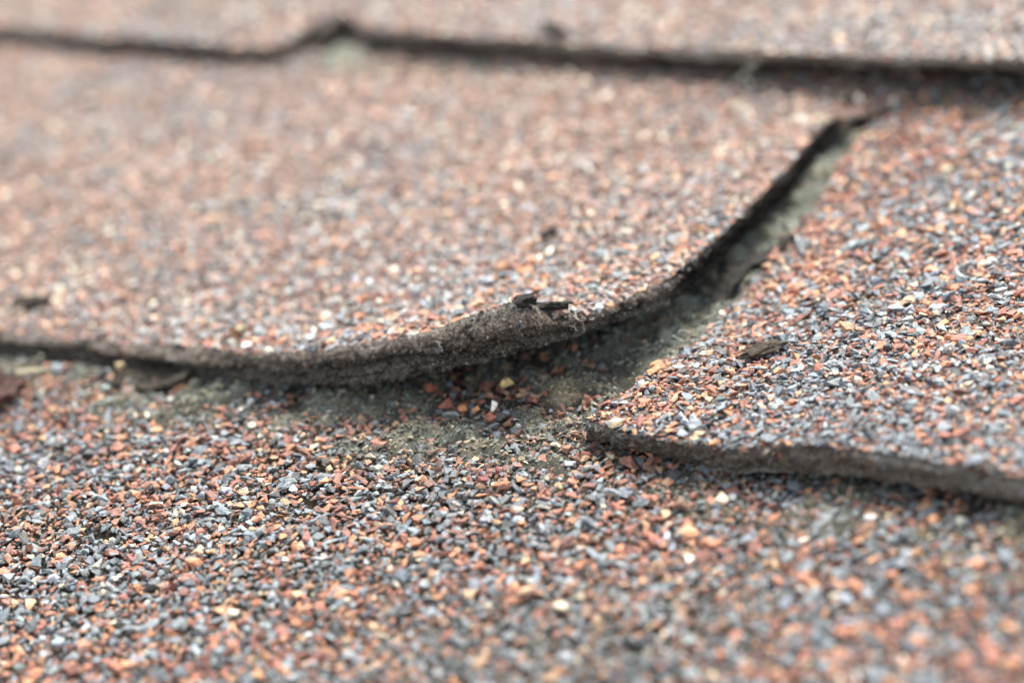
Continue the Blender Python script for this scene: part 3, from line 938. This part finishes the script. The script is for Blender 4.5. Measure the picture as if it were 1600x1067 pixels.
def flake(name, outline, thick, loc, rz, tilt, mat, seed, curlz=0.05):
    """A thin broken plate with an irregular outline, a little warped."""
    n = len(outline)
    pts = []
    for q in range(n):
        a, b = np.array(outline[q]), np.array(outline[(q + 1) % n])
        for s_ in (0, 0.33, 0.66):
            pts.append(a + (b - a) * s_ + rng.normal(0, 0.03, 2))
    pts = np.array(pts)
    c = pts.mean(0)
    rings = [1.0, 0.85, 0.68, 0.5, 0.32, 0.12]
    V, F = [], []
    m = len(pts)
    for side, dz in ((1, thick / 2), (-1, -thick / 2)):
        for k in rings:
            for q in pts:
                w = c + (q - c) * k
                V.append((w[0], w[1], dz + curlz * ((w - c) ** 2).sum() * 4 + 0.05 * float(fbm(w[0] * 5, w[1] * 5, side, seed, 4))))
    R4 = len(rings) * m
    for k in range(len(rings) - 1):
        for q in range(m):
            q2 = (q + 1) % m
            F.append((k * m + q, k * m + q2, (k + 1) * m + q2, (k + 1) * m + q))
            F.append((R4 + k * m + q, R4 + (k + 1) * m + q, R4 + (k + 1) * m + q2, R4 + k * m + q2))
    F.append(tuple(range((len(rings) - 1) * m, len(rings) * m)))
    F.append(tuple(range(R4 + (len(rings) - 1) * m, R4 + len(rings) * m))[::-1])
    for q in range(m):
        q2 = (q + 1) % m
        F.append((q, R4 + q, R4 + q2, q2))
    o = link(name, raw_mesh(name, V, F, [mat]))
    o.location = loc
    o.rotation_euler = (tilt[0], tilt[1], rz)
    return o

def loose(x, y, z, size, col, label, seed, rz=0.0, tilt=(0.2, 0.1), rough=0.55, flat=0.7):
    o = lump('loose_granule', (x, y, z), (size[0] * 0.86, size[1] * 0.86, size[2] * 0.86), seed, GRAN, rz, 11, (*col, rough), 0.0, tilt)
    return tag(o, label, 'granule', 'loose granules')

loose(-1.55, 0.72, 0.15, (0.24, 0.2, 0.14), (0.62, 0.46, 0.20), 'yellow angular granule on the silt under the curled corner', 11, 0.6, (0.5, 0.1))
loose(-1.40, 0.16, 0.17, (0.10, 0.22, 0.14), (0.78, 0.74, 0.62), 'small white oval granule standing among red ones below the curled corner', 12, 0.3, (0.7, 0.0), 0.45)
loose(-1.78, 0.07, 0.15, (0.18, 0.20, 0.14), (0.46, 0.19, 0.07), 'larger orange granule of the pair left of the white oval one', 13, 0.3)
loose(-1.60, 0.08, 0.15, (0.16, 0.14, 0.12), (0.50, 0.23, 0.09), 'smaller orange granule between the larger orange one and the white one', 14, 1.0)
loose(-2.05, 0.13, 0.14, (0.27, 0.19, 0.15), (0.21, 0.07, 0.042), 'dark red granule left of the orange pair below the curled edge', 15, 0.2)
loose(-2.44, 0.38, 0.15, (0.24, 0.2, 0.17), (0.24, 0.075, 0.035), 'rusty red lump of granule closest under the curled lip', 16, 1.1)
loose(-1.82, -0.10, 0.14, (0.23, 0.17, 0.14), (0.15, 0.16, 0.16), 'grey granule just below the orange pair', 17, 0.4)
loose(-1.36, 0.0, 0.14, (0.22, 0.18, 0.14), (0.26, 0.085, 0.05), 'red granule right under the white oval one', 18, 2.0)
loose(0.42, -0.17, 0.40, (0.27, 0.17, 0.15), (0.78, 0.66, 0.42), 'large cream granule on the pointed corner of the right tab', 19, 0.35, (0.2, -0.1), 0.45)
loose(1.47, -0.31, 0.41, (0.19, 0.16, 0.15), (0.66, 0.55, 0.36), 'rounded cream granule on the brink of the right tab', 20, 0.2, (0.2, 0.0), 0.5)
loose(-6.80, -0.10, 0.17, (0.24, 0.2, 0.15), (0.66, 0.50, 0.28), 'blurred cream granule under the left end of the curled edge', 21, 0.2)
loose(-0.62, -1.05, 0.16, (0.17, 0.15, 0.13), (0.20, 0.06, 0.05), 'dark red six sided granule in front of the pointed corner', 22, 0.2, (0.5, 0.2))
loose(-0.72, -1.22, 0.14, (0.20, 0.13, 0.12), (0.19, 0.055, 0.045), 'flat dark red granule touching the six sided one', 23, 0.5)

# tar crumb standing on the crest of the curl
o = lump('tar_crumb', (-1.22, 0.90, 1.14), (0.36, 0.26, 0.24), 31, TAR, 0.35, 22, None, 0.34)
tag(o, 'black jagged tar crumb on the highest point of the curled edge', 'crumb')
o = lump('tar_crumb', (-0.99, 1.04, 1.05), (0.48, 0.18, 0.14), 32, TAR, 0.75, 22, None, 0.3, (0, 0.15))
tag(o, 'long flat black tar sliver beside the crumb on the curled edge', 'crumb')
zc = float(H_curl(np.array([-2.62]), np.array([3.70]))[0])
o = lump('tar_crumb', (-2.62, 3.70, zc + 0.1), (0.26, 0.2, 0.2), 33, TAR, 0.6, 20, None, 0.15)
tag(o, 'blurred black crumb in the middle of the curled tab', 'crumb')
o = lump('tar_crumb', (-5.75, 9.42, 0.80), (0.75, 0.26, 0.16), 34, TAR, -0.5, 20, None, 0.18)
tag(o, 'dark blurred scrap lying on the upper right tab', 'crumb')
zc = float(H_curl(np.array([-8.75]), np.array([0.62]))[0])
o = flake('asphalt_chip', [(-0.26, -0.04), (0.1, -0.06), (0.3, 0.02), (0.12, 0.07), (-0.22, 0.05)], 0.07, (-9.05, 0.85, zc + 0.09), 0.35, (0.1, 0.0), BARK, 35)
tag(o, 'thin dark chip lying at the far left of the curled tab', 'chip')
# bark on the right tab
zc = float(H_right(np.array([1.32]), np.array([1.76]))[0])
o = lump('bark_fragment', (1.30, 1.74, zc + 0.12), (0.58, 0.20, 0.14), 36, BARK, 0.75, 30, None, 0.14, (0.15, -0.1))
tag(o, 'dark rough bark fragment lying on the right tab', 'bark')
# flakes in the slot and under the left edge
o = flake('bitumen_flake', [(-0.45, -0.10), (-0.1, -0.15), (0.45, 0.0), (0.5, 0.08), (0.1, 0.12), (-0.35, 0.09)], 0.05, (0.05, 4.3, 0.12), 0.9, (-0.1, -0.15), TAR, 37)
tag(o, 'long dark bitumen flake in the slot against the right tab', 'flake')
o = flake('bitumen_flake', [(-0.22, 0.36), (-0.14, -0.08), (0.04, -0.38), (0.18, -0.24), (0.22, 0.34)], 0.05, (-0.08, 3.5, 0.14), -0.1, (0.25, -0.1), TAR, 38)
tag(o, 'pointed dark bitumen flake lying in the slot just below the long one', 'flake')
o = flake('bitumen_flake', [(-0.7, 0.12), (-0.5, -0.22), (0.1, -0.28), (0.5, -0.12), (0.55, 0.14), (0, 0.26)], 0.06, (-6.25, -0.12, 0.07), 0.0, (0.12, -0.07), MUDDY, 39)
tag(o, 'flat grey flake poking out under the left end of the curled edge', 'flake')
o = flake('shingle_scrap', [(-0.6, 0.3), (-0.6, -0.3), (0.0, -0.32), (0.36, -0.1), (0.3, 0.22), (-0.1, 0.34)], 0.10, (-8.05, -1.02, 0.2), 0.2, (0.1, 0.12), SCRAP, 40)
tag(o, 'reddish brown shingle scrap at the left border of the lower shingle', 'scrap')
# straw, husk, fibres
tag(tubes('straw', [([(-8.15, -0.56, 0.16), (-7.95, -0.46, 0.17), (-7.75, -0.37, 0.16)], 0.045)], STRAW, sides=7), 'short pale straw on the silt at the left', 'straw')
zc = float(H_curl(np.array([-5.3]), np.array([0.55]))[0])
husk = bpy.data.objects.new('bud_husk', None)
C.objects.link(husk)
husk.location = (-5.3, 0.55, zc + 0.08)
tag(husk, 'small brown bud husk behind the curled edge', 'husk')
for q, (a, l) in enumerate(((0.4, 0.2), (1.9, 0.17), (3.3, 0.16), (4.6, 0.14))):
    tubes('scale', [([(0, 0, 0), (math.cos(a) * l * .5, math.sin(a) * l * .5, 0.06), (math.cos(a) * l, math.sin(a) * l, 0.03)], 0.04)], HUSK, husk, sides=6)
o = lump('kernel', (0.03, 0, 0.07), (0.15, 0.12, 0.1), 44, STRAW, 0, 14, None, 0.05)
o.parent = husk

def tuft(label, loc, n, spread, length, seed, flat=0.5, rad=0.0045):
    r = np.random.default_rng(seed)
    cv = []
    for _ in range(n):
        p0 = r.normal(0, 1, 3) * np.array(spread)
        d = r.normal(0, 1, 3) * np.array([1, 0.7, flat])
        d /= np.linalg.norm(d)
        L = length * r.uniform(0.4, 1.2)
        b = r.normal(0, 0.35, 3) * L * np.array([1, 1, flat])
        ts = np.linspace(-0.5, 0.5, 6)
        cv.append(([p0 + d * L * t + b * (0.25 - t * t) * 2 for t in ts], rad * r.uniform(0.6, 1.3)))
    o = bpy.data.objects.new('fibre_tuft', None)
    C.objects.link(o)
    tubes('strands', cv, FIBRE, o, kind='stuff')
    o.location = loc
    return tag(o, label, 'fibres', 'tufts of pale fibre')
tuft('wispy pale fibre tuft on the middle of the curled edge', (-2.30, 0.33, 0.88), 60, (0.14, 0.04, 0.04), 0.15, 51, 0.5, 0.003)
tuft('pale fibre tuft hanging at the right end of the curled crest', (-0.80, 1.16, 0.83), 22, (0.05, 0.06, 0.07), 0.22, 52, 1.2, 0.0065)
tuft('matted pale fibres caught on the slot side of the right tab', (0.46, 2.05, 0.28), 70, (0.16, 0.24, 0.02), 0.2, 53, 0.2, 0.0035)
tag(tubes('stray_fibre', [([(-2.45, 8.75, 0.42), (-2.25, 8.78, 0.60), (-2.1, 8.80, 0.74)], 0.012)], FIBRE, sides=6), 'single pale fibre leaning on the upper right tab edge', 'fibre')

n_tri = sum(len(o.data.polygons) for o in bpy.data.objects if o.type == 'MESH')
print('faces', n_tri, 'objects', len(bpy.data.objects))
